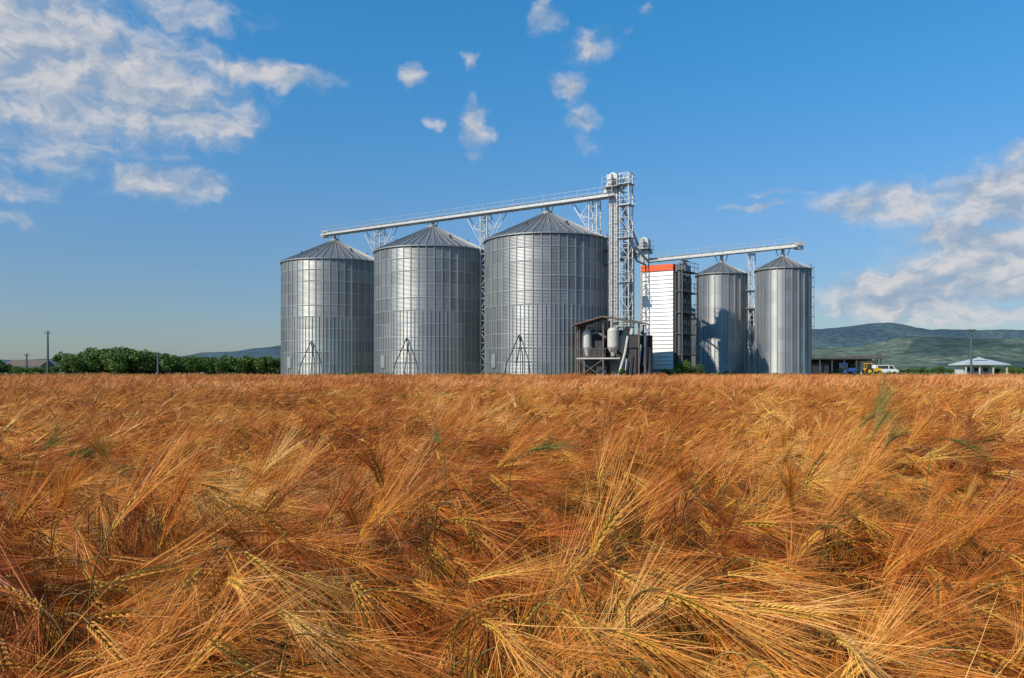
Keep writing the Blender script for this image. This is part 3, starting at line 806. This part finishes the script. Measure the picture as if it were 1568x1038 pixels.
instancer('barley_field',pts,c2)

def tall(x,y,h,az,phi,n_=1,sc=1.3):
    b=MB()
    for k in range(n_):
        plant(b,U(-.04,.04)*n_,U(-.04,.04)*n_,az+U(-.5,.5),h*U(.90,1.02),phi+U(-.3,.3),0,sc,mats=(0,0,0,0))
    o=b.obj('half_ripe_barley_stalk',[green],smooth=True);o.location=(x,y,0);return o
tall(-.20,2.9,1.10,2.4,1.2,1,1.2);tall(-.12,3.0,1.06,-.1,1.3,1,1.2)
tall(1.50,3.5,1.08,.5,.7,3,1.1);tall(1.66,3.4,1.08,.0,1.6,1,1.2)
tall(-2.0,3.3,1.02,.3,1.0,3,1.0);tall(1.9,4.4,1.18,.3,.6,2,1.2)

# ------------------------------------------------------------ foliage clumps
def clump(nleaf,r,leaf):
    b=MB();subs=[(U(-.6,.6)*r,U(-.6,.6)*r,U(-.1,.75)*r,U(.3,.55)*r) for _ in range(8)]
    for k in range(nleaf):
        sx_,sy_,sz_,sr=random.choice(subs)
        d=rv(1).normalized()*sr*(.55+.45*rnd())
        p=Vector((sx_,sy_,sz_+r*.35))+d;p.z*=.9
        if p.z<-.2*r: continue
        a=rv(1).normalized();c=a.cross(rv(1)).normalized();L=leaf*U(.6,1.3)
        b.add([p-a*L*.5,p+c*L*.28,p+a*L*.5,p-c*L*.28],[(0,1,2,3)])
    for k in range(4):
        sx_,sy_,sz_,sr=random.choice(subs);b.tube([(sx_*.2,sy_*.2,-.5*r),(sx_*.5,sy_*.5,.1*r),(sx_,sy_,sz_+.4*r)],[.07*r,.05*r,.02*r],5,1)
    return b
ct=coll('tree_crowns')
for i in range(6): ct.objects.link(clump(1500,1.0,.17).obj('crown_%d'%i,[foliage,bark],link=False))
pts=[]
for k in range(340):
    x=U(-152,-36);y=U(138,165);t_=x/y
    hgt=1.35+.8*N2(x,y,.14,4)+.6*rnd()+.4*N2(x,0,.03,7)+.9*math.exp(-((t_+.50)/.055)**2)
    if t_<-.57: hgt*=.42
    if t_<-.635: hgt*=2.0
    s=max(.5,hgt)
    pts.append((x,y,PAD+.3*s,0,0,U(0,6.28),s*1.2,s*1.2,s*1.08,int(rnd()*6)))
instancer('tree_row',pts,ct)
pts=[]
for k in range(130):
    x=U(-60,140);y=U(190,230)
    s=U(.7,1.5);pts.append((x,y,PAD+.2*s,0,0,U(0,6.28),s*1.3,s*1.3,s,int(rnd()*3)))
for k in range(60):
    x=U(108,150);y=U(150,190);s=U(.6,1.2);pts.append((x,y,PAD+.2*s,0,0,U(0,6.28),s,s,s,int(rnd()*3)))
cb2=coll('bush_crowns')
for i in range(3): cb2.objects.link(clump(1200,1.0,.15).obj('bush_%d'%i,[foliage,bark],link=False))
instancer('distant_hedge',pts,cb2)
for (x,y,s) in((18.6,87.6,1.35),(20.3,88.2,1.2),(17.0,88.4,.8),(11.9,84.6,.75),(25.5,95.5,.6),(26.8,96.5,.5),(44,108,.8)):
    b=clump(1500,1.0,.14);o=b.obj('green_bush',[foliage,bark]);o.location=(x,y,.7+.15*s);o.scale=(s,s,s)
cw=coll('weed_tufts')
for i in range(3):
    b=MB()
    for k in range(60):
        a=U(0,6.28);r=.5*math.sqrt(rnd());d=Vector((math.cos(a)*.3,math.sin(a)*.3,1));p=Vector((r*math.cos(a),r*math.sin(a),0));L=U(.25,.6)
        b.ribbon([p,p+d*L*.6,p+d*L+Vector((d.x,d.y,0))*.3*L],[.03,.035,.005],Vector((-math.sin(a),math.cos(a),0)),0)
    cw.objects.link(b.obj('weed_%d'%i,[foliage],link=False))
pts=[]
for k in range(1200):
    x=U(-75,75);y=U(86.5,89.5)+max(0,(-x)*.25)*rnd()
    s=U(.4,1.2)*(1+.8*N2(x,y,.15,13));pts.append((x,y,gz(x,y),0,0,U(0,6.28),s,s,s*.8,int(rnd()*3)))
instancer('field_edge_weeds',pts,cw)
